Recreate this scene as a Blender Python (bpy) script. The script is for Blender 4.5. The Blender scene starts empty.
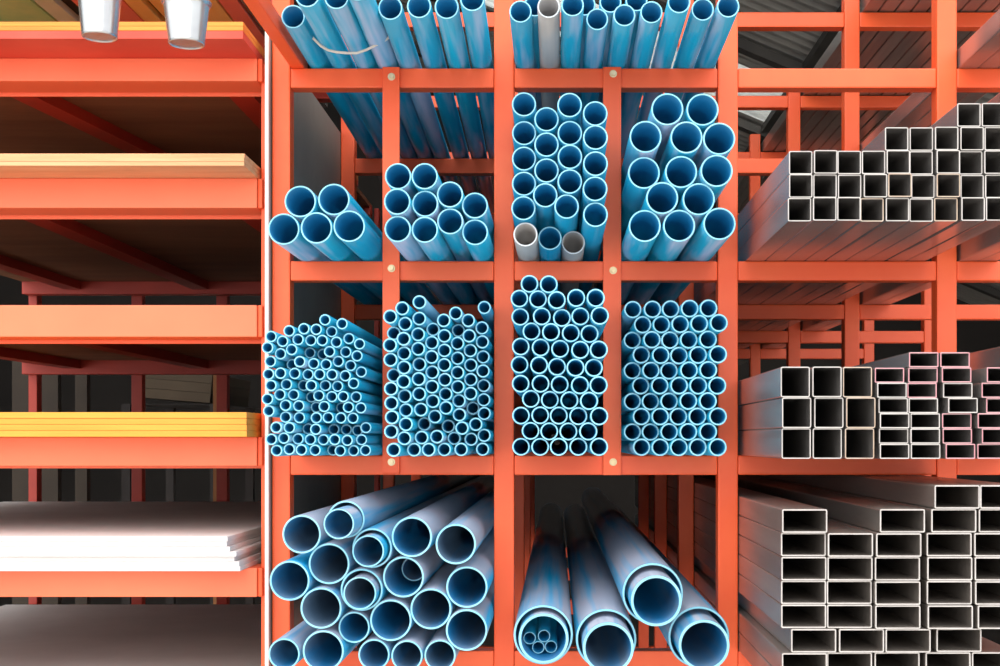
import bpy, bmesh, math, random
from mathutils import Vector, Matrix
import numpy as np

random.seed(11)
S = bpy.context.scene
COL = S.collection

# ------------------------------------------------------------------ camera, sky, exposure
D = 2.2                  # distance of the pipe rack's front plane (m)
U = 0.00175              # metres per photo pixel on that plane
VX, VY = 556.0, 440.0    # vanishing point of everything that runs into the depth
CZ = 1.55                # eye height

cam = bpy.data.cameras.new('camera')
camo = bpy.data.objects.new('camera', cam)
COL.objects.link(camo)
camo.location = (0, 0, CZ)
camo.rotation_euler = (math.pi / 2, 0, 0)
cam.sensor_fit = 'HORIZONTAL'
cam.sensor_width = 36.0
cam.lens = 36.0 * (D / U) / 1000.0
cam.shift_x = -(VX - 500.0) / 1000.0
cam.shift_y = (VY - 333.0) / 1000.0
cam.clip_start = 0.02
cam.clip_end = 200
S.camera = camo

world = bpy.data.worlds.new('overcast_sky')
S.world = world
world.use_nodes = True
wn = world.node_tree
wn.nodes.clear()
wo = wn.nodes.new('ShaderNodeOutputWorld')
wb = wn.nodes.new('ShaderNodeBackground')
# CIE overcast sky: the zenith three times as bright as the horizon
wb.inputs['Color'].default_value = (0.93, 0.97, 1.0, 1)
tcw = wn.nodes.new('ShaderNodeTexCoord')
spw = wn.nodes.new('ShaderNodeSeparateXYZ')
mxw = wn.nodes.new('ShaderNodeMath'); mxw.operation = 'MAXIMUM'; mxw.inputs[1].default_value = 0.0
maw = wn.nodes.new('ShaderNodeMath'); maw.operation = 'MULTIPLY_ADD'
SKY = 2.1
maw.inputs[1].default_value = SKY * 2 / 3
maw.inputs[2].default_value = SKY / 3
wn.links.new(tcw.outputs['Generated'], spw.inputs[0])
wn.links.new(spw.outputs['Z'], mxw.inputs[0])
wn.links.new(mxw.outputs[0], maw.inputs[0])
wn.links.new(maw.outputs[0], wb.inputs['Strength'])
wn.links.new(wb.outputs[0], wo.inputs[0])

sun = bpy.data.lights.new('sun', 'SUN')
sun.energy = 2.0
sun.angle = math.radians(100)
sun.color = (1.0, 0.96, 0.9)
suno = bpy.data.objects.new('sun', sun)
COL.objects.link(suno)
suno.location = (-2, -3, 6)
suno.rotation_euler = Vector((0.25, 1.0, -0.5)).to_track_quat('-Z', 'Y').to_euler()

vs = S.view_settings
S.display_settings.display_device = 'sRGB'
vs.view_transform = 'Standard'
vs.look = 'None'
vs.gamma = 1
vs.use_curve_mapping = False
vs.exposure = 0.6

# ------------------------------------------------------------------ helpers
def srgb(r, g, b):
    def f(c):
        c /= 255.0
        return c / 12.92 if c <= 0.04045 else ((c + 0.055) / 1.055) ** 2.4
    return (f(r), f(g), f(b), 1.0)

def X(xd):               # pixels right of the vanishing point, on the rack plane -> metres
    return xd * U
def Z(hd):
    return CZ + hd * U

def tag(o, label=None, cat=None, group=None, kind=None):
    if label: o['label'] = label
    if cat: o['category'] = cat
    if group: o['group'] = group
    if kind: o['kind'] = kind
    return o

def link(name, data, parent=None, loc=None, rot=None):
    o = bpy.data.objects.new(name, data)
    COL.objects.link(o)
    if parent: o.parent = parent
    if loc is not None: o.location = loc
    if rot is not None: o.rotation_euler = rot
    return o

def bm_obj(name, bm, mat, parent=None, loc=None, rot=None, smooth=False):
    me = bpy.data.meshes.new(name)
    bm.normal_update()
    bm.to_mesh(me)
    bm.free()
    me.materials.append(mat)
    if smooth:
        for p in me.polygons: p.use_smooth = True
    return link(name, me, parent, loc, rot)

def add_box(bm, x0, x1, y0, y1, z0, z1, bev=0.0, mtx=None):
    r = bmesh.ops.create_cube(bm, size=1.0)
    vv = r['verts']
    for v in vv:
        v.co = Vector(((x0 + x1) / 2 + v.co.x * (x1 - x0), (y0 + y1) / 2 + v.co.y * (y1 - y0), (z0 + z1) / 2 + v.co.z * (z1 - z0)))
    if bev > 0:
        es = list({e for v in vv for e in v.link_edges})
        rb = bmesh.ops.bevel(bm, geom=es, offset=bev, segments=2, profile=0.6, affect='EDGES', clamp_overlap=True)
        vv = list({v for f in rb['faces'] for v in f.verts} | {v for v in vv if v.is_valid})
    if mtx is not None:
        for v in vv: v.co = mtx @ v.co

def box(name, x0, x1, y0, y1, z0, z1, mat, parent=None, bev=0.0, loc=(0, 0, 0)):
    bm = bmesh.new()
    add_box(bm, x0, x1, y0, y1, z0, z1, bev)
    return bm_obj(name, bm, mat, parent, loc)

def ring_pts(r, n):
    return [(r * math.cos(2 * math.pi * i / n), r * math.sin(2 * math.pi * i / n)) for i in range(n)]

def rrect(w, h, r, k=3):
    out = []
    for cx, cy, a0 in ((w / 2 - r, h / 2 - r, 0), (-w / 2 + r, h / 2 - r, 90), (-w / 2 + r, -h / 2 + r, 180), (w / 2 - r, -h / 2 + r, 270)):
        for i in range(k + 1):
            a = math.radians(a0 + 90 * i / k)
            out.append((cx + r * math.cos(a), cy + r * math.sin(a)))
    return out

def hollow(name, outer, inner, y0, y1, mat, smooth=True, bore=None):
    n = len(outer)
    vs_ = [(x, y0, z) for x, z in outer] + [(x, y1, z) for x, z in outer] + [(x, y0, z) for x, z in inner] + [(x, y1, z) for x, z in inner]
    fs, sm = [], []
    for i in range(n):
        j = (i + 1) % n
        fs.append((i, j, n + j, n + i)); sm.append(smooth)
        fs.append((2 * n + j, 2 * n + i, 3 * n + i, 3 * n + j)); sm.append(smooth)
        fs.append((j, i, 2 * n + i, 2 * n + j)); sm.append(False)
        fs.append((n + i, n + j, 3 * n + j, 3 * n + i)); sm.append(False)
    me = bpy.data.meshes.new(name)
    me.from_pydata(vs_, [], fs)
    me.update()
    for i, (p, s) in enumerate(zip(me.polygons, sm)):
        p.use_smooth = s
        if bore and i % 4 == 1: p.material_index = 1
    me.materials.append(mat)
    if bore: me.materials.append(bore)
    return me

ORD = ['', 'first', 'second', 'third', 'fourth', 'fifth', 'sixth', 'seventh', 'eighth', 'ninth', 'tenth', 'eleventh', 'twelfth', 'thirteenth']

# ------------------------------------------------------------------ materials
def principled(name):
    m = bpy.data.materials.new(name)
    m.use_nodes = True
    nt = m.node_tree
    b = nt.nodes['Principled BSDF']
    return m, nt, b

def noise(nt, scale, detail=4, rough=0.6, stretch=None, coord='Object'):
    tc = nt.nodes.new('ShaderNodeTexCoord')
    mp = nt.nodes.new('ShaderNodeMapping')
    if stretch: mp.inputs['Scale'].default_value = stretch
    nz = nt.nodes.new('ShaderNodeTexNoise')
    nz.inputs['Scale'].default_value = scale
    nz.inputs['Detail'].default_value = detail
    nz.inputs['Roughness'].default_value = rough
    oi = nt.nodes.new('ShaderNodeObjectInfo')
    ad = nt.nodes.new('ShaderNodeVectorMath'); ad.operation = 'ADD'
    sc = nt.nodes.new('ShaderNodeMath'); sc.operation = 'MULTIPLY'; sc.inputs[1].default_value = 37.0
    nt.links.new(oi.outputs['Random'], sc.inputs[0])
    nt.links.new(tc.outputs[coord], ad.inputs[0])
    nt.links.new(sc.outputs[0], ad.inputs[1])
    nt.links.new(ad.outputs[0], mp.inputs['Vector'])
    nt.links.new(mp.outputs[0], nz.inputs['Vector'])
    return nz

def ramp(nt, src, stops):
    r = nt.nodes.new('ShaderNodeValToRGB')
    el = r.color_ramp.elements
    el[0].position, el[0].color = stops[0]
    el[1].position, el[1].color = stops[-1]
    for p, c in stops[1:-1]:
        e = el.new(p); e.color = c
    nt.links.new(src, r.inputs[0])
    return r

def mixc(nt, fac, a, b):
    m = nt.nodes.new('ShaderNodeMix'); m.data_type = 'RGBA'
    for sock, v in ((m.inputs['Factor'], fac), (m.inputs['A'], a), (m.inputs['B'], b)):
        pass
    def put(sock, v):
        if isinstance(v, (tuple, list, float, int)): sock.default_value = v
        else: nt.links.new(v, sock)
    put(m.inputs[0], fac)
    put(m.inputs[6], a)
    put(m.inputs[7], b)
    return m.outputs[2]

def simple(name, c0, c1, scale=8, rough=0.5, metal=0.0, stretch=None, bump=0.0, spec=None, lo=0.3, hi=0.7):
    m, nt, b = principled(name)
    nz = noise(nt, scale, stretch=stretch)
    r = ramp(nt, nz.outputs['Fac'], [(lo, c0), (hi, c1)])
    nt.links.new(r.outputs[0], b.inputs['Base Color'])
    b.inputs['Roughness'].default_value = rough
    b.inputs['Metallic'].default_value = metal
    if spec is not None: b.inputs['Specular IOR Level'].default_value = spec
    if bump:
        bp = nt.nodes.new('ShaderNodeBump'); bp.inputs['Strength'].default_value = bump; bp.inputs['Distance'].default_value = 0.002
        nt.links.new(nz.outputs['Fac'], bp.inputs['Height'])
        nt.links.new(bp.outputs[0], b.inputs['Normal'])
    return m

def pvc(name, c0, c1, dust_or_glow, dlo, dhi, up, along=0.07):
    """blue plastic with chalky dust or painted glow in streaks along the pipe; up = how much more of it lies on top, underneath if negative"""
    m, nt, b = principled(name)
    nz = noise(nt, 3.0, stretch=(1, 0.5, 1))
    base = ramp(nt, nz.outputs['Fac'], [(0.3, c0), (0.7, c1)])
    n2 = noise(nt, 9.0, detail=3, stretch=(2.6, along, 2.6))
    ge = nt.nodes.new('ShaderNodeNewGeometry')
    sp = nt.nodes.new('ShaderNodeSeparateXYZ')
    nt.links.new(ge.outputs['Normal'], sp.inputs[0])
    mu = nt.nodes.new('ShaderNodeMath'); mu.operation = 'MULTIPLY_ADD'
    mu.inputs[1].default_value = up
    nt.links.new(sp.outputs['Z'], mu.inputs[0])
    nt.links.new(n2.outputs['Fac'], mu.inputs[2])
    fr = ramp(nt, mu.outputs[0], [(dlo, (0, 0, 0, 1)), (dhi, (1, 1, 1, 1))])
    c = mixc(nt, fr.outputs[0], base.outputs[0], dust_or_glow)
    nt.links.new(c, b.inputs['Base Color'])
    b.inputs['Roughness'].default_value = 0.3
    b.inputs['Coat Weight'].default_value = 0.8
    b.inputs['Coat Roughness'].default_value = 0.1
    b.inputs['Coat IOR'].default_value = 1.6
    return m

PAINT = simple('orange_paint', srgb(246, 86, 38), srgb(252, 102, 50), scale=5, rough=0.42, bump=0.05)
PAINT_LIT = simple('lit_salmon_paint', srgb(246, 112, 74), srgb(250, 124, 84), scale=3, rough=0.5)  # stronger light on the left rack, painted in as a lighter orange
PAINT_SHADED = simple('shaded_red_paint', srgb(160, 44, 28), srgb(186, 52, 32), scale=5, rough=0.5)  # rack paint darkened, shade of rear and underside parts put into the colour
BLUE = pvc('blue_plastic', srgb(0, 138, 178), srgb(6, 156, 192), srgb(146, 170, 200), 0.56, 0.8, -0.05)
BLUE_UNDERGLOW = pvc('underglow_blue_plastic', srgb(0, 138, 178), srgb(6, 156, 192), srgb(186, 176, 204), 0.54, 0.8, -0.12, 0.16)  # pinkish glow of the rails painted on the undersides as lavender streaks
BLUE_DUSTY = pvc('dusty_blue_plastic', srgb(0, 126, 176), srgb(8, 144, 190), srgb(134, 140, 158), 0.46, 0.64, 0.2)
BLUE_DEEP = pvc('clean_blue_plastic', srgb(0, 120, 164), srgb(2, 140, 180), srgb(110, 150, 190), 0.62, 0.9, 0.0)
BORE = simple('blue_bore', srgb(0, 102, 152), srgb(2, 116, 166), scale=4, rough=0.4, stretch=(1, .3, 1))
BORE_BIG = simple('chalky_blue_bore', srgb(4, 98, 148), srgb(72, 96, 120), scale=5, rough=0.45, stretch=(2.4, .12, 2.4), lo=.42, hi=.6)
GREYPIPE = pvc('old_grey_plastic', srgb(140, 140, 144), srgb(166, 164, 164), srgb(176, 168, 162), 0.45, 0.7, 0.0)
BORES = {'blue_plastic': BORE, 'underglow_blue_plastic': BORE, 'clean_blue_plastic': BORE, 'dusty_blue_plastic': BORE_BIG, 'old_grey_plastic': None}
RIM = simple('cut_blue_plastic', srgb(128, 200, 220), srgb(152, 212, 228), scale=20, rough=0.6)
RIM_GREY = simple('cut_grey_plastic', srgb(196, 206, 212), srgb(214, 220, 224), scale=20, rough=0.6)
INNER_GREY = simple('pale_grey_plastic', srgb(140, 166, 190), srgb(164, 182, 200), scale=6, rough=0.4)
STEEL = simple('galvanised_steel', srgb(150, 146, 144), srgb(186, 180, 176), scale=6, rough=0.24, metal=0.7, stretch=(5, 0.4, 5), bump=0.03)
STEEL_DULL = simple('dull_steel', srgb(132, 124, 118), srgb(166, 156, 148), scale=5, rough=0.3, metal=0.6, stretch=(5, 0.4, 5), bump=0.03)
STEEL_RIM = simple('sawn_steel', srgb(176, 170, 166), srgb(200, 194, 190), scale=30, rough=0.5, metal=0.3)
STEEL_RIM_PINK = simple('pink_marked_steel', srgb(190, 130, 138), srgb(206, 150, 156), scale=30, rough=0.5, metal=0.3)
STEEL_RIM_TAN = simple('rust_marked_steel', srgb(172, 144, 120), srgb(196, 180, 164), scale=30, rough=0.5, metal=0.3)
BOLT = simple('zinc_bolt', srgb(186, 164, 124), srgb(220, 204, 170), scale=40, rough=0.35, metal=0.7)
BUCKETM = simple('bright_galvanised', srgb(196, 196, 198), srgb(222, 222, 222), scale=10, rough=0.27, metal=0.9)
PLY_CREAM = simple('cream_plywood', srgb(212, 148, 102), srgb(230, 174, 128), scale=6, rough=0.7, stretch=(0.6, 6, 12))
PLY_YELLOW = simple('yellow_board', srgb(228, 140, 40), srgb(238, 160, 56), scale=4, rough=0.6, stretch=(0.6, 4, 10))
PLY_AMBER = simple('amber_board', srgb(226, 124, 38), srgb(238, 156, 58), scale=5, rough=0.6, stretch=(0.6, 4, 14))
PLY_RED = simple('coral_board', srgb(200, 62, 46), srgb(216, 80, 60), scale=5, rough=0.6)
WHITE_BOARD = simple('white_cement_board', srgb(212, 206, 204), srgb(228, 222, 220), scale=4, rough=0.75)
PANEL = simple('grey_white_panel', srgb(236, 232, 222), srgb(246, 242, 232), scale=3, rough=0.6)
PANEL_GREY = simple('grey_panel', srgb(146, 136, 126), srgb(166, 156, 144), scale=3, rough=0.7)
BROWN_PLY = simple('brown_plywood', srgb(120, 78, 52), srgb(150, 100, 68), scale=4, rough=0.8, stretch=(0.5, 3, 1))
TAN_WOOD = simple('tan_timber', srgb(170, 112, 68), srgb(194, 136, 88), scale=6, rough=0.75, stretch=(4, 4, 0.5))
CARD = simple('brown_cardboard', srgb(72, 60, 46), srgb(88, 74, 58), scale=5, rough=0.85)
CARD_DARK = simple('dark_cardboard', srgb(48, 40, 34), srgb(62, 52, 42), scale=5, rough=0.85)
PLY_AMBER_LIT = simple('lit_amber_board', srgb(252, 196, 104), srgb(255, 214, 132), scale=5, rough=0.6, stretch=(6, .5, 4))  # amber board brightened, light on the overhead boards put into the colour
PLY_RED_LIT = simple('lit_coral_board', srgb(250, 128, 104), srgb(252, 146, 122), scale=5, rough=0.6)  # coral board, likewise with the overhead light painted in
CONCRETE = simple('concrete', srgb(176, 170, 162), srgb(200, 194, 184), scale=1.5, rough=0.9, bump=0.1)
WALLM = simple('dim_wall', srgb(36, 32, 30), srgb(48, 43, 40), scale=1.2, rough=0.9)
ROOFM = simple('zinc_roof', srgb(140, 136, 132), srgb(168, 164, 158), scale=2.5, rough=0.55, metal=0.2)
PURLIN = simple('dark_purlin', srgb(52, 50, 48), srgb(70, 66, 62), scale=4, rough=0.7)
GREENM = simple('green_sheet', srgb(150, 212, 150), srgb(214, 236, 168), scale=7, rough=0.6)
GREYGREEN = simple('grey_green_bar', srgb(206, 220, 190), srgb(226, 234, 210), scale=7, rough=0.6)
TWINE = simple('pale_twine', srgb(206, 192, 180), srgb(226, 214, 200), scale=60, rough=0.8)
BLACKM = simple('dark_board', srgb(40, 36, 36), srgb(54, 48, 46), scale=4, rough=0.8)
m, nt, b = principled('skylight_plastic')
b.inputs['Base Color'].default_value = (0.85, 0.85, 0.8, 1)
b.inputs['Roughness'].default_value = 0.5
b.inputs['Transmission Weight'].default_value = 0.85
SKYLIGHT = m

# ------------------------------------------------------------------ the setting
box('floor', -4.5, 4.5, -8.0, 9.0, -0.1, 0.0, CONCRETE)['kind'] = 'structure'
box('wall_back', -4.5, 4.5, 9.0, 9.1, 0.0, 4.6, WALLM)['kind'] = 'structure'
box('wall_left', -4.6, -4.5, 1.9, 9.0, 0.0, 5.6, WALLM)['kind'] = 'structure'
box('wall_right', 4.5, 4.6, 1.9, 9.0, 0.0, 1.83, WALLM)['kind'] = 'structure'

def roof_z(x): return 3.55 - 0.42 * (x - 0.5)
ceil = link('ceiling', None, None, (0, 5.4, roof_z(0)))
ceil['kind'] = 'structure'
def roof_sheet(name, y0, y1, mat, lift=0.0):
    n = 24
    vv, ff = [], []
    for side in (0, 0.0015):
        for xe in (-4.5, 4.5):
            for i in range(n + 1):
                y = y0 + (y1 - y0) * i / n
                vv.append((xe, y - 5.4, roof_z(xe) - roof_z(0) + 0.011 * math.cos(i * math.pi / 1.5) + lift + side))
    q = n + 1
    for i in range(n):
        ff.append((i, i + 1, q + i + 1, q + i))
        ff.append((2 * q + i + 1, 2 * q + i, 3 * q + i, 3 * q + i + 1))
    me = bpy.data.meshes.new(name); me.from_pydata(vv, [], ff); me.update(); me.materials.append(mat)
    return link(name, me, ceil)
ys = [1.9 + 0.71 * i for i in range(11)]
for i in range(10):
    mat = SKYLIGHT if i == 6 else ROOFM
    roof_sheet('skylight_panel' if i == 6 else 'roof_sheet', ys[i], ys[i + 1] - 0.004, mat, 0.004 * (i % 2))
for yb in (2.6, 4.15, 5.75, 6.9, 8.2):            # rafters down the slope
    bm = bmesh.new()
    add_box(bm, -4.5, 4.5, yb - 5.4 - 0.035, yb - 5.4 + 0.035, -0.075, -0.03)
    for v in bm.verts: v.co.z += roof_z(v.co.x) - roof_z(0)
    bm_obj('rafter', bm, PURLIN, ceil)
for xp in (-3.0, -1.6, -0.2, 1.15, 2.5):           # purlins along the depth
    bm = bmesh.new()
    zz = roof_z(xp) - roof_z(0)
    add_box(bm, xp - 0.03, xp + 0.03, -3.4, 3.5, zz - 0.05, zz - 0.015)
    bm_obj('purlin', bm, PURLIN, ceil)

# ------------------------------------------------------------------ the pipe rack
FY = [D * (1 + 0.32 * k) for k in range(4)]
POSTS = [(-284, -266), (-62, -42), (162, 182), (381, 401), (604, 624)]
LEVELS = [565, 372, 179, -15.5, -211, -406, -601, -780]     # tops of the shelf rails
RH = 19.5
TH = 20 * U
rack = link('pipe_rack', None, None, (X(-52), D, 0))
tag(rack, 'tall orange welded steel rack of square cells holding the blue pipes and grey tubes', 'rack')
def rp(name, x0, x1, y0, y1, z0, z1, mat=PAINT, bev=0.0025):
    o = rack.location
    return box(name, x0 - o.x, x1 - o.x, y0 - o.y, y1 - o.y, z0, z1, mat, rack, bev)
ZT = Z(600)
for k, y in enumerate(FY):
    for (a, b_) in POSTS:
        rp('post', X(a), X(b_), y, y + TH, 0, ZT)
    for h in LEVELS:
        for i in range(len(POSTS) - 1):
            rp('rail', X(POSTS[i][1]) + 0.0005, X(POSTS[i + 1][0]) - 0.0005, y + 0.0012, y + TH - 0.001, Z(h - RH), Z(h))
for (a, b_) in POSTS:                                  # depth ties, above and below the picture
    for h in (-780,):
        rp('depth_tie', X(a) + 0.004, X(b_) - 0.004, FY[0] + TH, FY[-1], Z(h - 18), Z(h - 1))
# bolted flat stanchions
def stanchion(a, b_, top, bot, bolts):
    o = rp('stanchion', X(a), X(b_), D - 0.007, D, Z(bot), Z(top), PAINT, 0.001)
    for (bx, bh) in bolts:
        bm = bmesh.new()
        M = Matrix.Translation((X(bx) - rack.location.x, D - 0.0095 - rack.location.y, Z(bh))) @ Matrix.Rotation(math.pi / 2, 4, 'X')
        bmesh.ops.create_cone(bm, cap_ends=True, segments=6, radius1=0.0046, radius2=0.0042, depth=0.005, matrix=M)
        M2 = Matrix.Translation((X(bx) - rack.location.x, D - 0.0075 - rack.location.y, Z(bh))) @ Matrix.Rotation(math.pi / 2, 4, 'X')
        bmesh.ops.create_cone(bm, cap_ends=True, segments=16, radius1=0.0066, radius2=0.0066, depth=0.001, matrix=M2)
        bm_obj('bolt', bm, BOLT, o)
stanchion(-173, -156, 372, -33, [(-164, 362), (-164, 171), (-164, -22)])
stanchion(47, 65, 372, -35, [(57, 365), (57, 169), (57, -22)])
# forward reaching arm at the top left, with a bar across its end for the buckets
YA = D / 1.42
rp('arm', X(-265.5), X(-252), YA, D + TH, Z(372.3), Z(388))
rp('arm_strut', X(-265), X(-252.5), YA + 0.005, YA + 0.04, Z(388), Z(600))
YB = D / 1.3
rp('hanging_bar', X(-620), X(-253), YB - 0.012, YB + 0.012, Z(575), Z(589))
rp('bar_bracket', X(-284), X(-266), YB - 0.012, D + 0.002, Z(590), Z(602))
pnl = rp('side_panel', X(-288.5), X(-285), D - 0.012, FY[1] + 0.03, 0.02, Z(406), PANEL_GREY, 0.0)
rp('edge_strip', X(-288.5), X(-285), D - 0.02, D - 0.0125, 0.02, Z(406), PANEL, 0.0006)
pnl['label'] = 'grey panel closing the left side of the rack'

# ------------------------------------------------------------------ blue pipes
_mesh = {}
hole_of = {}
def pipe_mesh(rD, t, L, mat, rim):
    key = (round(rD, 2), round(t, 2), L, mat.name, rim.name)
    if key not in _mesh:
        n = 24 if rD < 8 else (32 if rD < 14 else 48)
        ro, ri = rD * U, (rD - t) * U
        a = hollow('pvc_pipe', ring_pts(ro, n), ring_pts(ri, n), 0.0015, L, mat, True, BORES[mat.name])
        c = 0.0004
        r = hollow('cut_end', ring_pts(ro - c, n), ring_pts(ri + c, n), 0.0, 0.00155, rim, False)
        _mesh[key] = (a, r)
    return _mesh[key]

def put_pipe(xD, hD, s, rD, t, label, group, mat=BLUE, rim=RIM, L=3.3, slope=0.0):
    a, r = pipe_mesh(rD, t, L, mat, rim)
    y = D / s
    o = link('pvc_pipe', a, None, (X(xD) + slope * (y - D * 0.88), y, Z(hD)))
    hole_of[o.name] = rD - t
    if slope: o.rotation_euler = (0, 0, -math.atan(slope))
    tag(o, label, 'pipe', group)
    link('cut_end', r, o)
    return o

def relax(P, R, x0, x1, floor, it=700):
    P = np.array(P, float); R = np.array(R, float)
    n = len(P)
    for _ in range(it):
        d = P[:, None, :] - P[None, :, :]
        dist = np.sqrt((d ** 2).sum(-1)) + np.eye(n)
        ov = (R[:, None] + R[None, :]) * 1.002 + 0.03 - dist
        np.fill_diagonal(ov, 0)
        ov = np.clip(ov, 0, None)
        mv = (d / dist[..., None] * ov[..., None] * 0.4).sum(1)
        P += np.clip(mv, -1, 1)
        P[:, 0] = np.clip(P[:, 0], x0 + R + 0.25, x1 - R - 0.25)
        P[:, 1] = np.maximum(P[:, 1], floor + R + 0.2)
    return P

def bundle(pts, rpx, s_of, x0, x1, floor, t, labels, group, mats=None, sdelta=None, L=3.3, slope=0.0, mat=BLUE, rs=None, sl=None, shrink=0.978):
    """pts: photo positions of the pipe mouths; s_of(x) = nearness of a mouth (1 = rack plane)"""
    ss = []
    P, R = [], []
    for i, (px, py) in enumerate(pts):
        s = sl[i] if sl else s_of(px)
        P.append(((px - VX) / s, (VY - py) / s)); ss.append(s)
        R.append((rs[i] if rs else rpx) / (s_of(sum(p[0] for p in pts) / len(pts))) * shrink)
    P = relax(P, R, x0, x1, floor)
    out = []
    for i, (x, h) in enumerate(P):
        s = ss[i] + (sdelta.get(i, 0) if sdelta else 0) + random.uniform(-0.004, 0.004)
        mt, rm = (mats[i] if mats and i in mats else (mat, RIM))
        out.append(put_pipe(x, h, s, R[i], t(R[i]), labels[i], group, mt, rm, L, slope))
    return out

def thick(r): return 1.05 + 0.035 * r
def zoom(x0, y0, k, l): return [(x0 + a * k, y0 + b * k) for a, b in l]
def lin(xa, sa, xb, sb): return lambda x: sa + (sb - sa) * min(1.0, max(0.0, (x - xa) / (xb - xa)))
GR = (GREYPIPE, RIM_GREY)

# cell A, third shelf: the thinnest pipes, by rows from the shelf up
A_rows = [
 [(84,609),(131,605),(177,607),(226,609),(284,609),(318,612),(374,611),(425,610)],
 [(73,569),(118,564),(164,567),(210,567),(256,570),(301,569),(344,570),(403,570)],
 [(84,523),(134,522),(191,524),(235,526),(288,527),(335,528),(378,528),(413,529)],
 [(117,485),(169,487),(230,486),(277,488),(326,489),(374,489)],
 [(52,459),(119,439),(169,443),(220,446),(259,445),(311,446),(354,448),(404,449)],
 [(51,410),(101,402),(150,401),(197,405),(233,404),(285,406),(330,406),(377,407)],
 [(65,366),(122,361),(168,360),(214,364),(261,363),(311,366),(375,354)],
 [(58,320),(106,316),(155,318),(201,320),(241,321),(292,323),(336,327),(402,311)],
 [(57,271),(132,276),(167,274),(217,279),(266,282),(310,270),(361,287)],
 [(50,223),(95,241),(135,228),(194,234),(238,236),(279,236),(343,235),(389,251)],
 [(58,178),(104,195),(160,186),(211,191),(257,193),(311,200),(356,184),(400,206)],
 [(130,157),(185,147),(235,151),(267,114),(289,157),(334,130)]]
pts, labs, sd = [], [], {}
deep = {(284,609),(288,527),(335,528),(378,528),(220,446),(311,446),(197,405),(168,360),(132,276),(194,234),(238,236),(191,524)}
for r, row in enumerate(A_rows):
    for c, p in enumerate(row):
        if p in deep: sd[len(pts)] = -0.022
        pts.append(p)
        labs.append('thinnest blue pipe, %s from left in %s row above the shelf, far-left cell' % (ORD[c + 1], ORD[r + 1]))
bundle(zoom(255, 290, .2627, pts), 5.9, lin(262, 1.108, 372, 1.064), -266, -173.2, -15.5, lambda r: 1.4, labs, 'thinnest blue pipes in the far-left cell', sdelta=sd)

# cell B, third shelf, by columns from the left
B_cols = [
 [(45,103),(66,157),(59,212),(59,265),(67,321),(65,376),(69,430),(71,483),(74,537),(71,613)],
 [(101,71),(115,128),(109,184),(109,240),(109,293),(109,349),(116,404),(121,457),(123,512),(122,565)],
 [(168,45),(168,109),(164,174),(163,230),(166,286),(164,345),(168,399),(174,454),(180,508),(177,560),(149,611)],
 [(213,147),(213,203),(213,257),(213,315),(215,371),(216,427),(223,484),(230,558),(203,608)],
 [(260,114),(260,175),(260,232),(261,287),(262,342),(265,398),(269,452),(268,517),(256,607)],
 [(307,88),(310,146),(309,200),(310,257),(310,312),(310,368),(315,422),(317,478),(330,528),(297,566),(333,607)],
 [(355,116),(358,174),(361,229),(360,283),(361,339),(361,395),(367,450),(385,513),(369,568)],
 [(420,67),(407,144),(409,198),(411,254),(412,309),(413,363),(414,418),(419,472),(420,551),(410,606)]]
pts, labs, sd = [], [], {}
deep = {(67,321),(66,157),(180,508),(268,517),(297,566),(213,147),(310,146),(367,450)}
for c, col in enumerate(B_cols):
    for r, p in enumerate(col):
        if p in deep: sd[len(pts)] = -0.02
        pts.append(p)
        labs.append('small blue pipe, %s from top in %s column, cell right of first stanchion' % (ORD[r + 1], ORD[c + 1]))
bundle(zoom(375, 290, .2627, pts), 7.05, lin(386, 1.115, 486, 1.04), -155.8, -62.2, -15.5, lambda r: 1.5, labs, 'small blue pipes right of the first stanchion', sdelta=sd)

def rows_labels(rows, fmt):
    p, l = [], []
    for r, row in enumerate(rows):
        for c, q in enumerate(row):
            p.append(q); l.append(fmt % (ORD[c + 1], ORD[r + 1]))
    return p, l

# cell C, third shelf
C_rows = [
 [(70,606),(134,606),(196,606),(262,605),(330,606)], [(102,553),(164,555),(228,555),(293,555)],
 [(70,502),(134,501),(196,502),(262,503),(330,503)], [(103,446),(166,449),(232,451),(297,454)],
 [(69,396),(135,396),(199,398),(266,401),(328,400)], [(65,332),(131,333),(190,336),(252,341),(314,341)],
 [(69,272),(136,275),(200,281),(267,285),(329,284)], [(105,221),(171,223),(236,226),(299,228)],
 [(67,172),(139,172),(204,175),(268,170),(333,170)], [(65,112),(129,110),(190,121),(254,109),(319,110)],
 [(98,62),(160,67)]]
pts, labs = rows_labels(C_rows, 'narrow blue pipe, %s from left in %s row up, cell left of second stanchion')
bundle(zoom(500, 265, .3, pts), 9.2, lin(511, 1.09, 600, 1.13), -42, 47, -15.5, lambda r: 1.45, labs, 'narrow blue pipes left of the second stanchion', mat=BLUE_DEEP)

# cell D, third shelf
D_rows = [
 [(102,605),(164,605),(228,605),(296,605),(356,605)], [(75,556),(135,556),(196,557),(259,557),(326,556)],
 [(105,504),(168,504),(230,504),(294,504),(358,505)], [(74,452),(134,451),(198,453),(264,453),(326,453)],
 [(102,403),(165,402),(229,404),(296,404),(354,404)], [(74,350),(133,350),(198,352),(265,352),(325,353)],
 [(106,297),(169,300),(231,303),(294,303),(354,303)], [(74,248),(139,249),(201,250),(264,250),(326,250)],
 [(108,200),(172,200),(236,199),(296,199),(354,199)], [(75,150),(141,149),(203,149),(265,149),(324,148)]]
pts, labs = rows_labels(D_rows, 'narrow blue pipe, %s from left in %s row up, cell right of second stanchion')
bundle(zoom(610, 265, .3, pts), 9.05, lin(630, 1.035, 717, 1.075), 65.2, 162, -15.5, lambda r: 1.6, labs, 'narrow blue pipes right of the second stanchion')

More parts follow.
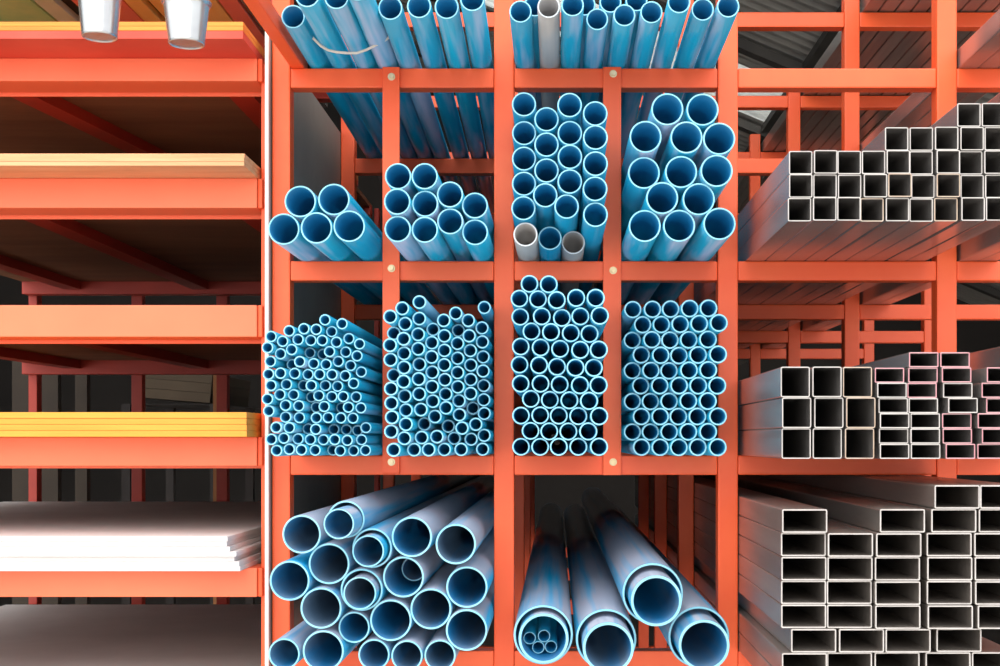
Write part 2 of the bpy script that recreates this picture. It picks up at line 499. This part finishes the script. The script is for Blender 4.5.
# second shelf, cell A
pts = zoom(250, 160, .25, [(131,277),(264,269),(398,266),(200,166),(334,156)])
labs = ['blue pipe, left of three resting on the shelf, pile of five', 'blue pipe, middle of three resting on the shelf, pile of five',
        'blue pipe, right of three resting on the shelf, pile of five', 'blue pipe, left one of the two on top of the pile of five', 'blue pipe, right one of the two on top of the pile of five']
bundle(pts, 16.2, lambda x: 1.093, -266, -173.2, 179, thick, labs, 'pile of five blue pipes', mat=BLUE_UNDERGLOW)
# cell B
pts = zoom(250, 160, .25, [(581,284),(691,283),(795,254),(899,279),(580,173),(694,181),(797,149),(905,190),(589,70),(700,70)])
fmt = 'blue pipe, %s in the %s row of the loose stack of ten'
labs = [fmt % (w, 'bottom') for w in ('first', 'second', 'third', 'fourth')] + [fmt % (w, 'middle') for w in ('first', 'second', 'third', 'fourth')] + [fmt % (w, 'top') for w in ('left', 'right')]
bundle(pts, 13.5, lin(382, 1.108, 490, 1.082), -155.8, -62.2, 179, thick, labs, 'loose stack of ten blue pipes', mat=BLUE_UNDERGLOW)
# cell C
cols = [[(84,87),(84,183),(84,275),(84,364),(84,452),(90,539)], [(163,138),(163,229),(163,319),(165,412),(181,553)],
        [(244,89),(245,184),(245,272),(244,359),(241,466),(269,567)], [(334,115),(334,204),(334,300),(333,396),(332,480)]]
pts, labs, mats, sd = [], [], {}, {}
for c, col in enumerate(cols):
    for r, p in enumerate(col):
        if p in ((90,539), (269,567)): mats[len(pts)] = GR
        look = 'greyed' if p in ((90,539), (269,567)) else 'blue'
        pts.append(p); labs.append('%s pipe, %s from top in %s column of the four-column stack' % (look, ORD[r + 1], ORD[c + 1]))
c_s = [(VY - y - 12.3) / 179.6 if y > 230 else lin(511, 1.08, 606, 1.115)(x) for x, y in zoom(500, 80, .2854, pts)]
bundle(zoom(500, 80, .2854, pts), 12.6, lin(511, 1.08, 606, 1.115), -42, 47, 179, thick, labs, 'four-column stack of blue pipes', sl=c_s, mats=mats, mat=BLUE_DEEP, sdelta=sd)
# cell D
rows = [[(122,513),(242,513),(382,511)], [(181,417),(311,417)], [(118,325),(249,322),(373,319)], [(124,201),(268,201),(386,202)], [(200,105),(326,100)]]
pts, labs = rows_labels(rows, 'wide blue pipe, %s from left in %s row up, stack of thirteen')
bundle(zoom(610, 80, .2854, pts), 16.5, lin(627, 1.10, 737, 1.115), 65.2, 162, 179, thick, labs, 'stack of thirteen wide blue pipes', mat=BLUE_UNDERGLOW)

# top shelf, left bay: pipes leaning a little to the left
pts = zoom(250, 0, .25, [(163,70),(225,-25),(345,-15),(430,-45),(558,27),(675,20),(787,28),(900,-2)])
labs = ['blue pipe on the top shelf, leftmost of the left bay'] + ['blue pipe on the top shelf, %s from left in the left bay' % ORD[i] for i in range(2, 9)]
bundle(pts, 13.0, lambda x: 1.13, -249, -62, 372, thick, labs, 'blue pipes on the top shelf, left bay', L=2.3, slope=-0.012, mat=BLUE_UNDERGLOW, shrink=0.935, sl=[(VY - y - 13) / 372 for x, y in pts])
# top shelf, middle bay
pts = zoom(490, 0, .26, [(119,48),(225,28),(320,25),(413,73),(512,63),(622,42),(728,5),(818,37),(930,22),(168,-16),(372,-14),(465,-10),(566,-22)])
labs = ['%s pipe on the top shelf, %s from left in the middle bay' % ('whitish grey' if i == 2 else 'blue', ORD[i]) for i in range(1, 10)]
labs += ['blue pipe on the upper layer, %s from left, top shelf of middle bay' % ORD[i] for i in range(1, 5)]
bundle(pts, 11.5, lambda x: 1.122, -42, 162, 372, thick, labs, 'blue pipes on the top shelf, middle bay', mats={1: GR}, mat=BLUE_UNDERGLOW, shrink=0.978, L=2.4, sl=[(VY - y - 11.5) / 372 if i < 9 else 1.12 for i, (x, y) in enumerate(pts)], sdelta={9: -.03, 10: -.03, 11: -.02, 12: -.02})

# bottom shelf, left bay: big mixed pipes
big = [(152,241,64,'top left, below the shelf rail'),(293,192,62,'topmost, with a smaller pipe inside'),(378,285,66,'upper middle, with a smaller pipe inside'),
       (508,248,67,'upper right of centre, second from right post'),(650,271,67,'upper right, beside the right post'),(238,336,68,'third from top along the left slope'),
       (114,389,66,'leftmost, overlapping the left post'),(216,477,68,'second from left, above the bottom row'),(345,420,70,'centre, with a smaller pipe inside'),
       (480,378,68,'centre right, with a pipe recessed inside'),(691,414,69,'rightmost, middle height'),(572,482,68,'right of centre, above the bottom row'),
       (440,516,69,'middle, above the bottom row'),(691,554,69,'rightmost, lower of the two against the post'),(318,543,52,'narrower, between two wide ones'),
       (223,615,68,'widest of the bottom row'),(94,627,52,'narrow, leftmost of the bottom row'),(384,630,52,'narrow, third in the bottom row'),
       (492,636,52,'narrow, fourth in the bottom row'),(605,628,52,'narrow, fifth in the bottom row')]
pts = zoom(255, 460, .3094, [(a, b_) for a, b_, c, d in big])
rs = [c * .3094 for a, b_, c, d in big]
labs = ['large blue pipe, ' + d + ', bottom-left bay' for a, b_, c, d in big]
out = bundle(pts, 20, lin(268, 1.10, 489, 1.095), -265.7, -62.3, -211, lambda r: 1.0 + .045 * r, labs, 'large blue pipes in the bottom-left bay', rs=rs, mat=BLUE_DUSTY)
def nest(host, rpx, s, dx, dh, label, group, mat=BLUE_DUSTY, rim=RIM, t=None, rr=None):
    hx, hz = host.location.x / U, (host.location.z - CZ) / U
    rD = rpx / 1.1
    lim = hole_of[host.name] - rD - 0.12
    q = math.hypot(dx, dh)
    if q > lim: dx, dh = dx * max(lim, 0) / q, dh * max(lim, 0) / q
    return put_pipe(hx + dx, hz + dh, s, rD, t or (0.75 + .05 * rD), label, group, mat, rim, 3.2)
for i, (rpx, ds, dx, dh, d) in {1: (14.9, .04, 1.0, -1.4, 'topmost'), 2: (15.8, .015, -.8, -1.2, 'upper middle'), 8: (16.4, .012, .5, -1.4, 'central')}.items():
    nest(out[i], rpx, 1.10 + ds, dx, dh, 'smaller blue pipe slid inside the %s large pipe, bottom-left bay' % d, 'blue pipes slid inside larger ones')
nest(out[9], 13, 1.05, 3.6, 2.2, 'smaller blue pipe sitting recessed inside the centre right large pipe', 'blue pipes slid inside larger ones')

# bottom shelf, middle bay: four very large pipes
huge = [(172,565,98,'first from left, with thin tubes in it'),(375,580,100,'second from left, resting on the shelf'),(527,433,101,'raised on top of the others'),(675,572,101,'rightmost, against the post')]
pts = zoom(490, 460, .3094, [(a, b_) for a, b_, c, d in huge])
rs = [c * .3094 for a, b_, c, d in huge]
labs = ['very large dusty blue pipe, ' + d for a, b_, c, d in huge]
out = bundle(pts, 31, lin(520, 1.09, 720, 1.085), -42, 162, -211, lambda r: 2.0, labs, 'four very large blue pipes', rs=rs, mat=BLUE_DUSTY)
for i, (dx, dh, ds) in enumerate([(0.4, -2.0, .01), (.6, -2.2, .035), (.4, -2.2, .03), (.9, -2.2, .03)]):
    q = nest(out[i], 25.2, 1.088 + ds, dx, dh, 'dusty blue pipe nested inside the very large one ' + ('with thin tubes', 'second from left', 'raised on top', 'against the right post')[i],
         'pipes nested inside the very large ones', BLUE_DUSTY, RIM, t=2.6)
    if i == 0: q0 = q
hx, hz = q0.location.x / U, (q0.location.z - CZ) / U
for (a, b_, w) in [(-9.2, -7.3, 'left of the lower pair'), (4.4, -7.2, 'right of the upper pair')]: pass
thin = [(127,593,'upper left'),(174,593,'upper right'),(150,635,'lower left'),(196,633,'lower right')]
P = [(((490 + a * .3094) - VX) / 1.085, (VY - (460 + b_ * .3094)) / 1.085) for a, b_, w in thin]
rt = 5.9
hole = 25.2 / 1.1 - 2.6 - 0.35
P = np.array(P)
for _ in range(300):
    for i in range(4):
        for j in range(i):
            d = P[i] - P[j]; l = np.hypot(*d)
            if l < 2 * rt + .1: P[i] += d / l * (2 * rt + .1 - l) * .5; P[j] -= d / l * (2 * rt + .1 - l) * .5
        d = P[i] - np.array([hx, hz]); l = np.hypot(*d)
        if l > hole - rt: P[i] -= d / l * (l - hole + rt)
for (x, h), (a, b_, w) in zip(P, thin):
    put_pipe(x, h, 1.07, rt, 1.0, 'thin blue tube, %s of four inside the leftmost very large pipe' % w, 'four thin tubes inside a large pipe', BLUE, RIM, 3.2)

# ------------------------------------------------------------------ steel tubes
_tm = {}
def tube_mesh(w, h, L, mat, rim):
    key = (round(w, 2), round(h, 2), L, mat.name, rim.name)
    if key not in _tm:
        rr = min(w, h) * 0.07 * U; t = (1.25 if h > 17 and w > 30 else 1.0) * U
        o_ = rrect(w * U, h * U, rr); i_ = rrect(w * U - 2 * t, h * U - 2 * t, rr * 0.5)
        a = hollow('steel_tube', o_, i_, 0.0015, L, mat, False)
        c = 0.0003
        o2 = rrect(w * U - 2 * c, h * U - 2 * c, rr); i2 = rrect(w * U - 2 * t + 2 * c, h * U - 2 * t + 2 * c, rr * .5)
        _tm[key] = (a, hollow('cut_end', o2, i2, 0, 0.00155, rim, False))
    return _tm[key]
def tube(name, xD, hD, s, w, h, label, group, mat=STEEL, rim=STEEL_RIM, L=3.3):
    a, r = tube_mesh(w, h, L, mat, rim)
    o = link(name, a, None, (X(xD), D / s, Z(hD)))
    tag(o, label, 'tube', group)
    link('cut_end', r, o)
    return o

def tube_rows(rows, zx, zy, k, wz, hz, s0, floor, name, fmt, group, mat, rims, x0=182.6, x1=380.6, gap=0.12):
    """rows bottom-up: lists of left edges in the photo; stacked tightly from the shelf"""
    w, h = wz * k / s0, hz * k / s0
    for r, row in enumerate(rows):
        xs = [((zx + a * k) - VX) / s0 for a in row]
        prev = x0
        last = None
        for c, a in enumerate(xs):
            a = max(a, prev)
            if a + w > x1: break
            s = s0 + random.uniform(-0.004, 0.004)
            rim = rims(r, c)
            tube(name, a + w / 2, floor + (h + gap) * r + h / 2 + 0.05, s, w - 0.1, h, fmt % (ORD[c + 1], ORD[r + 1]), group, mat, rim)
            prev = a + w + 0.02

def rim_sq(r, c): return STEEL_RIM_TAN if (r, c) in ((0, 3), (0, 6), (1, 4), (1, 6), (3, 2)) else STEEL_RIM
sq = [[203,288,373,458,546,632,716,808,893], [207,293,380,468,550,638,722,812,897], [208,293,378,463,548,632,722,806,891]]
tube_rows(sq, 730, 90, .2854, 83, 82.5, 1.222, 179, 'square_tube', 'grey square tube, %s from left in %s row up, upper right cell', 'square tubes in the upper right cell', STEEL, rim_sq)
# two more part rows stepping up to the right
w, h = 83 * .2854 / 1.222, 82.5 * .2854 / 1.222
for r, row in ((3, [(545,'first'),(632,'second'),(718,'third'),(808,'fourth'),(893,'fifth')]), (4, [(797,'first'),(882,'second')])):
    for a, wd in row:
        xd = ((730 + a * .2854) - VX) / 1.222 + w / 2
        tube('square_tube', xd, 179 + (h + .12) * r + h / 2 + .05 + (1.0 if a in (808, 893) and r == 3 else 0) * 0, 1.222 + random.uniform(-.004, .004), w - .1, h,
             'grey square tube, %s from left in the %s stepped row, upper right cell' % (wd, 'lower' if r == 3 else 'topmost'), 'square tubes in the upper right cell', STEEL,
             STEEL_RIM)
# large square tubes on the middle shelf
tube_rows([[193,308,425],[192,312,428],[187,303,420]], 730, 340, .27, 109, 113.5, 1.222, -15.5, 'square_tube', 'large grey square tube, %s from left in %s row up, middle right shelf', 'nine large square tubes', STEEL, lambda r, c: STEEL_RIM_TAN if c == 2 else STEEL_RIM)
# flat tubes with pink marked mouths beside them
pinks = {(0,2),(0,3),(1,2),(1,3),(2,2),(2,3),(3,3),(4,1),(4,3),(5,0),(5,1),(5,2),(5,3),(6,0),(6,1)}
fl = [[553,667,795,918],[553,665,790,928],[552,672,788,915],[552,665,805,950],[543,660,790,930],[540,663,783,947]]
def rp_(r, c): return STEEL_RIM_PINK if (r, c) in pinks else STEEL_RIM
tube_rows(fl, 730, 340, .27, 110, 56, 1.222, -15.5, 'rectangular_tube', 'small flat tube, %s from left in %s row up, middle right shelf', 'small flat tubes on the middle right shelf', STEEL, rp_, x0=((730 + 535 * .27) - VX) / 1.222)
w, h = 110 * .27 / 1.222, 56 * .27 / 1.222
for i, a in enumerate((663, 779)):
    tube('rectangular_tube', ((730 + a * .27) - VX) / 1.222 + w / 2, -15.5 + (h + .12) * 6 + h / 2 + .05, 1.222, w - .1, h,
         'small flat tube with pink mouth, %s of the two on top of the pile' % ('left', 'right')[i], 'small flat tubes on the middle right shelf', STEEL, STEEL_RIM_PINK)
# big flat tubes on the bottom shelf
bf = [[162,315,470,635,786],[162,315,470,635,786],[197,352,502,670,820],[160,315,467,635,797],[160,315,466,636,790],[160,315,468,638,790],[163,315,470,638,790],[167,485,653,807]]
tube_rows(bf, 730, 460, .3093, 147, 76.5, 1.235, -211, 'rectangular_tube', 'large flat grey tube, %s from left in %s row up, bottom right shelf', 'large flat tubes on the bottom right shelf', STEEL_DULL,
          lambda r, c: STEEL_RIM, gap=0.25)
w, h = 147 * .3093 / 1.235, 76.5 * .3093 / 1.235
for i, a in enumerate((680, 832)):
    xd = ((730 + a * .3093) - VX) / 1.235 + w / 2
    tube('rectangular_tube', min(xd, 380.2 - w / 2 - (1 - i) * (w + .1)), -211 + (h + .25) * 8 + h / 2 + .05, 1.235, w - .1, h,
         'large flat grey tube, %s of the two topmost under the rail' % ('left', 'right')[i], 'large flat tubes on the bottom right shelf', STEEL_DULL)
# far right bay, only partly inside the picture
def far_stack(name, x0, floor, w, h, nx, ny, s, lab, group, mat=STEEL):
    for r in range(ny):
        for c in range(nx):
            tube(name, x0 + w / 2 + c * (w + .05), floor + h / 2 + .05 + r * (h + .1), s + random.uniform(-.01, .01), w - .1, h, lab % (ORD[c + 1], ORD[r + 1]), group, mat, STEEL_RIM)
far_stack('square_tube', 402.5, 372, 20, 20, 3, 1, 1.2, 'grey square tube on the top shelf of the far right bay, %s in %s row', 'square tubes, top shelf of far right bay')
far_stack('square_tube', 403, 179, 19.5, 19.5, 2, 7, 1.13, 'grey square tube seen beyond the last post, %s in %s row, upper far right', 'square tubes beyond the last post')
far_stack('rectangular_tube', 402.5, -15.5, 26, 20, 2, 5, 1.17, 'grey tube stacked beyond the last post, %s in %s row, middle shelf', 'grey tubes beyond the last post, middle shelf')
# tubes overhead on the highest level of the right hand bays
for c in range(9):
    tube('square_tube', 404 + 11 + c * 21.5, 565 + 11, 1.02, 20, 20, 'dark square tube overhead, %s from the last post, seen from below' % ORD[c + 1], 'square tubes on the highest level', STEEL_DULL)

# ------------------------------------------------------------------ twine under the top left pipes
def wire_mesh(name, pts, r, mat, n=8):
    vv, ff = [], []
    m_ = len(pts)
    for i, p in enumerate(pts):
        d = (Vector(pts[min(i + 1, m_ - 1)]) - Vector(pts[max(i - 1, 0)])).normalized()
        a = d.orthogonal().normalized() if i == 0 else (a - d * a.dot(d)).normalized()
        b_ = d.cross(a)
        for k in range(n):
            t = 2 * math.pi * k / n
            vv.append(tuple(Vector(p) + (a * math.cos(t) + b_ * math.sin(t)) * r))
    for i in range(m_ - 1):
        for k in range(n):
            l = (k + 1) % n
            ff.append((i * n + k, i * n + l, (i + 1) * n + l, (i + 1) * n + k))
    ff.append(tuple(range(n - 1, -1, -1))); ff.append(tuple(range((m_ - 1) * n, m_ * n)))
    me = bpy.data.meshes.new(name); me.from_pydata(vv, [], ff); me.update(); me.materials.append(mat)
    for p in me.polygons: p.use_smooth = len(p.vertices) == 4
    return me
tw = [(306,28,1.06),(313,38,1.06),(321,46,1.06),(328,50,1.06),(336,52,1.06),(347,53,1.06),(357,53,1.06),(366,50,1.06),(376,45,1.06),(387,39,1.06),(393,33,1.06)]
tag(link('twine', wire_mesh('twine', [((a - VX) / q * U, D / q, CZ + (VY - b_) / q * U) for a, b_, q in tw], .0022, TWINE)),
    'loop of pale twine sagging under the blue pipes on the top left shelf', 'twine')

# ------------------------------------------------------------------ the sheet rack on the left
XR = -299.0
XL = -860.0
YR = D * 1.63
srack = link('sheet_rack', None, None, (X(-560), D, 0))
tag(srack, 'salmon toned steel rack of wide shelves holding boards, left of the pipe rack', 'rack')
def sp(name, x0, x1, y0, y1, z0, z1, mat=PAINT_LIT, bev=0.002, rotz=None):
    o = srack.location
    return box(name, x0 - o.x, x1 - o.x, y0 - o.y, y1 - o.y, z0, z1, mat, srack, bev)
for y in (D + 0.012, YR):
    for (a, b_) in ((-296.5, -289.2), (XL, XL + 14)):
        sp('post', X(a), X(b_), y, y + 0.035, 0, Z(378), PAINT if y < YR else PAINT_SHADED)
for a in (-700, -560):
    sp('post', X(a), X(a + 18), YR + .04, YR + .07, 0, Z(378), PAINT_SHADED)
shelves = [(382, 359), (262, 232), (135, 103), (3, -26), (-128, -157), (-268, -297)]
for i, (t_, b_) in enumerate(shelves):
    sp('shelf_beam', X(XL), X(XR), D, D + 0.075, Z(b_), Z(t_))
    sp('beam_lip', X(XL), X(XR), D + 0.076, D + 0.082, Z(b_) - .006, Z(b_) + .012)
    sp('end_plate', X(XR) + .0006, X(-294), D + 0.003, D + 0.04, Z(b_), Z(t_), PAINT)
    sp('rear_beam', X(XL), X(XR), YR - 0.045, YR - 0.002, Z(b_ + 3), Z(t_ - 2), PAINT_SHADED)
    sp('shelf_board', X(XL), X(XR - .5), D + 0.083, YR - .001 if i != 2 else YR - 0.045, Z(t_) - 0.012, Z(t_), BROWN_PLY, 0)
    for a, sk in ((-345, 0), (-585, 0.12 if i == 0 else 0), (-790, 0)):
        bm = bmesh.new()
        add_box(bm, X(a), X(a + 26), D + .084, YR - .047, Z(t_) - .035, Z(t_) - .0125)
        for v in bm.verts:
            f = (v.co.y - D) / (YR - D)
            v.co.x += sk * f * 1.6
            v.co -= srack.location
        bm_obj('joist', bm, PAINT_SHADED, srack)

def sheets(n, right, s, bottom, th, mats, fmt, group, names, jit=0.0, rights=None):
    for i in range(n):
        xr = rights[i] if rights else right
        ss = s + random.uniform(-jit, jit)
        y0 = D / ss
        w_ = X(xr) - X(XL + 16)
        m_ = mats[i % len(mats)]
        bm = bmesh.new()
        add_box(bm, -w_, 0, 0, 1.22, 0, th * U - .0004, 0.0006)
        o = bm_obj(names, bm, m_, None, (X(xr), y0, Z(bottom) + i * th * U + .0002))
        tag(o, fmt % ORD[i + 1], 'board', group)
# top shelf
sheets(1, -298, 1.05, 382, 7.8, [PLY_RED], 'coral board under the amber ones on the highest shelf%.0s', None, 'plywood_sheet')
sheets(2, -298, 1.05, 389.9, 4.3, [PLY_AMBER], 'amber board on the highest shelf, %s above the coral one', 'amber boards on the highest shelf', 'plywood_sheet')
sheets(3, -298, 1.046, 262, 4.1, [PLY_CREAM], 'cream plywood sheet on the second shelf, %s from the bottom', 'cream plywood sheets', 'plywood_sheet', jit=.002)
sheets(4, -299.2, 1.034, 3, 6.0, [PLY_YELLOW], 'bright yellow board above the fourth beam, %s from the bottom', 'yellow boards', 'plywood_sheet', jit=.001, rights=[-298.8, -299, -299.4, -299.2])
sheets(7, -308, 1.025, -128, 4.85, [WHITE_BOARD], 'white board on the fifth shelf, %s from the bottom', 'white boards on the fifth shelf', 'cement_board', rights=[-308, -309, -314, -311, -318, -321, -320], jit=.003)
sheets(3, -300, 1.02, -268, 5.2, [WHITE_BOARD], 'white board on the lowest visible shelf, %s from the bottom', 'white boards on the lowest visible shelf', 'cement_board', rights=[-300, -302, -301], jit=.003)

# boards stored above the left rack, seen from below at the picture's top edge
upper = [(-860, -640, GREENM, 'green sheet lying overhead at the top left corner', 'plastic_sheet', 'sheet'), (-636, -612, GREYGREEN, 'pale grey-green bar overhead beside the green sheet', 'timber_bar', 'bar'),
         (-590, -528, PLY_RED_LIT, 'coral board overhead behind the left bucket', 'plywood_sheet', 'board'), (-526, -505, PLY_AMBER_LIT, 'narrow amber board overhead between the two buckets', 'plywood_sheet', 'board'),
         (-496, -414, PLY_AMBER_LIT, 'wide amber board overhead behind the right bucket', 'plywood_sheet', 'board'), (-411, -388, PLY_RED_LIT, 'narrow coral board overhead right of the right bucket', 'plywood_sheet', 'board'),
         (-384, -368, STEEL, 'grey steel strip overhead near the orange arm', 'steel_strip', 'bar')]
for a, b_, m_, lb, nm, ct in upper:
    o = box(nm, 0, X(b_) - X(a), 0, 1.3, 0, 0.016, m_, None, 0.001, (X(a), D * 1.02, Z(535)))
    tag(o, lb, ct)
dk = link('overhead_deck', None, None, (X(-580), D * 1.02, Z(535)))
tag(dk, 'dark overhead deck carrying coloured boards above the left rack', 'shelf')
for yb in (D * 1.03, D * 1.5):
    box('cross_bar', X(XL) - X(-580), X(-289) - X(-580), yb - D * 1.02, yb - D * 1.02 + .04, -0.04, -0.0005, PAINT_SHADED, dk, 0.002)
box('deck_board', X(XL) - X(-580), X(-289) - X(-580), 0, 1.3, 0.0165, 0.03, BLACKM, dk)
box('upright', X(-294) - X(-580), X(-289) - X(-580), .02, .06, Z(382.8) - Z(535), -0.041, PAINT_SHADED, dk)
box('upright', X(XL) - X(-580), X(XL + 12) - X(-580), .02, .06, Z(382.8) - Z(535), -0.041, PAINT_SHADED, dk)

# things standing in the gloom behind the left rack
yb = YR + .25
def stood(name, px0, px1, pyt, s, z0, th, mat, lab, cat, tilt=0.0):
    y = D / s
    x0, x1 = (px0 - VX) / s * U, (px1 - VX) / s * U
    zt = CZ + (VY - pyt) / s * U
    o = box(name, -(x1 - x0) / 2, (x1 - x0) / 2, 0, th, 0, zt - z0, mat, None, .001, ((x0 + x1) / 2, y, z0))
    if tilt: o.rotation_euler = (0, tilt, 0)
    tag(o, lab, cat)
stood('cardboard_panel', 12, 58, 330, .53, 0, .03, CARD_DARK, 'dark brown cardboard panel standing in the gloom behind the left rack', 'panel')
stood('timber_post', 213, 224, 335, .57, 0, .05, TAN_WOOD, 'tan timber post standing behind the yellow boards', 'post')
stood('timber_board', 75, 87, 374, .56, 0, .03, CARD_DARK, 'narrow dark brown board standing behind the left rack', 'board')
for i, (x0, x1, yt, tl, w_) in enumerate([(132, 212, 377, .08, 'top'), (133, 211, 387, .08, 'second'), (134, 210, 397, .08, 'third')]):
    y = D / .5 + .01
    s = D / y
    xa, xb = (x0 - VX) / s * U, (x1 - VX) / s * U
    o = box('brown_board', 0, xb - xa, 0, .55, 0, .034, CARD, None, .001, (xa, y, CZ + (VY - yt) / s * U))
    o.rotation_euler = (0, tl, 0)
    tag(o, 'brown board lying in the dark behind the yellow boards, %s of three' % w_, 'board', 'brown boards in the dark')
st = link('back_shelf', None, None, ((170 - VX) / .5 * U, D / .5, 0))
tag(st, 'dark shelf standing behind the left rack under the brown boards', 'shelf')
for a, b_ in ((-.17, 0), (.14, 0), (-.17, .5), (.14, .5)):
    box('leg', a, a + .03, b_, b_ + .03, 0, CZ + .1247, BLACKM, st)
box('shelf_board', -.17, .17, 0, .6, CZ + .1247, CZ + .1265, BLACKM, st)

# ------------------------------------------------------------------ hanging metal buckets
def lathe(name, prof, n, mat, parent=None, loc=None):
    bm = bmesh.new()
    rings = []
    for r, z in prof:
        rings.append([bm.verts.new((r * math.cos(2 * math.pi * i / n), r * math.sin(2 * math.pi * i / n), z)) for i in range(n)])
    for a, b_ in zip(rings, rings[1:]):
        for i in range(n):
            j = (i + 1) % n
            bm.faces.new((a[i], a[j], b_[j], b_[i]))
    bm.faces.new(list(reversed(rings[0])))
    bm.faces.new(rings[-1])
    bmesh.ops.recalc_face_normals(bm, faces=bm.faces)
    o = bm_obj(name, bm, mat, parent, loc, smooth=False)
    for p in o.data.polygons: p.use_smooth = len(p.vertices) == 4
    return o
def bucket(pxc, pyb, wb, hpx, s, lab):
    rb = wb / 2 / s * U
    H = hpx / s * U
    rt_ = rb * 1.29
    y = D / s
    z = CZ + (VY - pyb) / s * U
    prof = [(rb * .9, .0015), (rb * .93, 0), (rb, 0), (rb + .0005, .003)]
    for i in range(1, 9): prof.append((rb + (rt_ - rb) * i / 9, H * i / 9))
    prof += [(rt_, H - .003), (rt_ + .0022, H - .002), (rt_ + .0026, H), (rt_ + .0018, H + .0016), (rt_ - .001, H), (rb - .001, .004), (rb * .5, .0035)]
    root = link('metal_bucket', None, None, (((pxc - VX) / s) * U, y, z))
    tag(root, lab, 'bucket', 'hanging metal buckets')
    lathe('bucket_body', prof, 48, BUCKETM, root)
    zb = Z(575) - z - .002
    hp = [(0, -(rt_ + .003) * math.copysign(abs(math.cos(math.pi * k / 20)) ** 1.8, math.cos(math.pi * k / 20)), H - .004 + (zb - H + .004) * math.sin(math.pi * k / 20)) for k in range(21)]
    link('wire_handle', wire_mesh('wire_handle', hp, .0014, STEEL), root)
SB = 1.3
bucket(99.5, 37.5, 34, 52, SB, 'shiny galvanised bucket hanging over the top left boards, left and partly cropped')
bucket(186.5, 44.5, 35, 42, SB, 'shiny galvanised bucket hanging over the top left boards, right and whole')
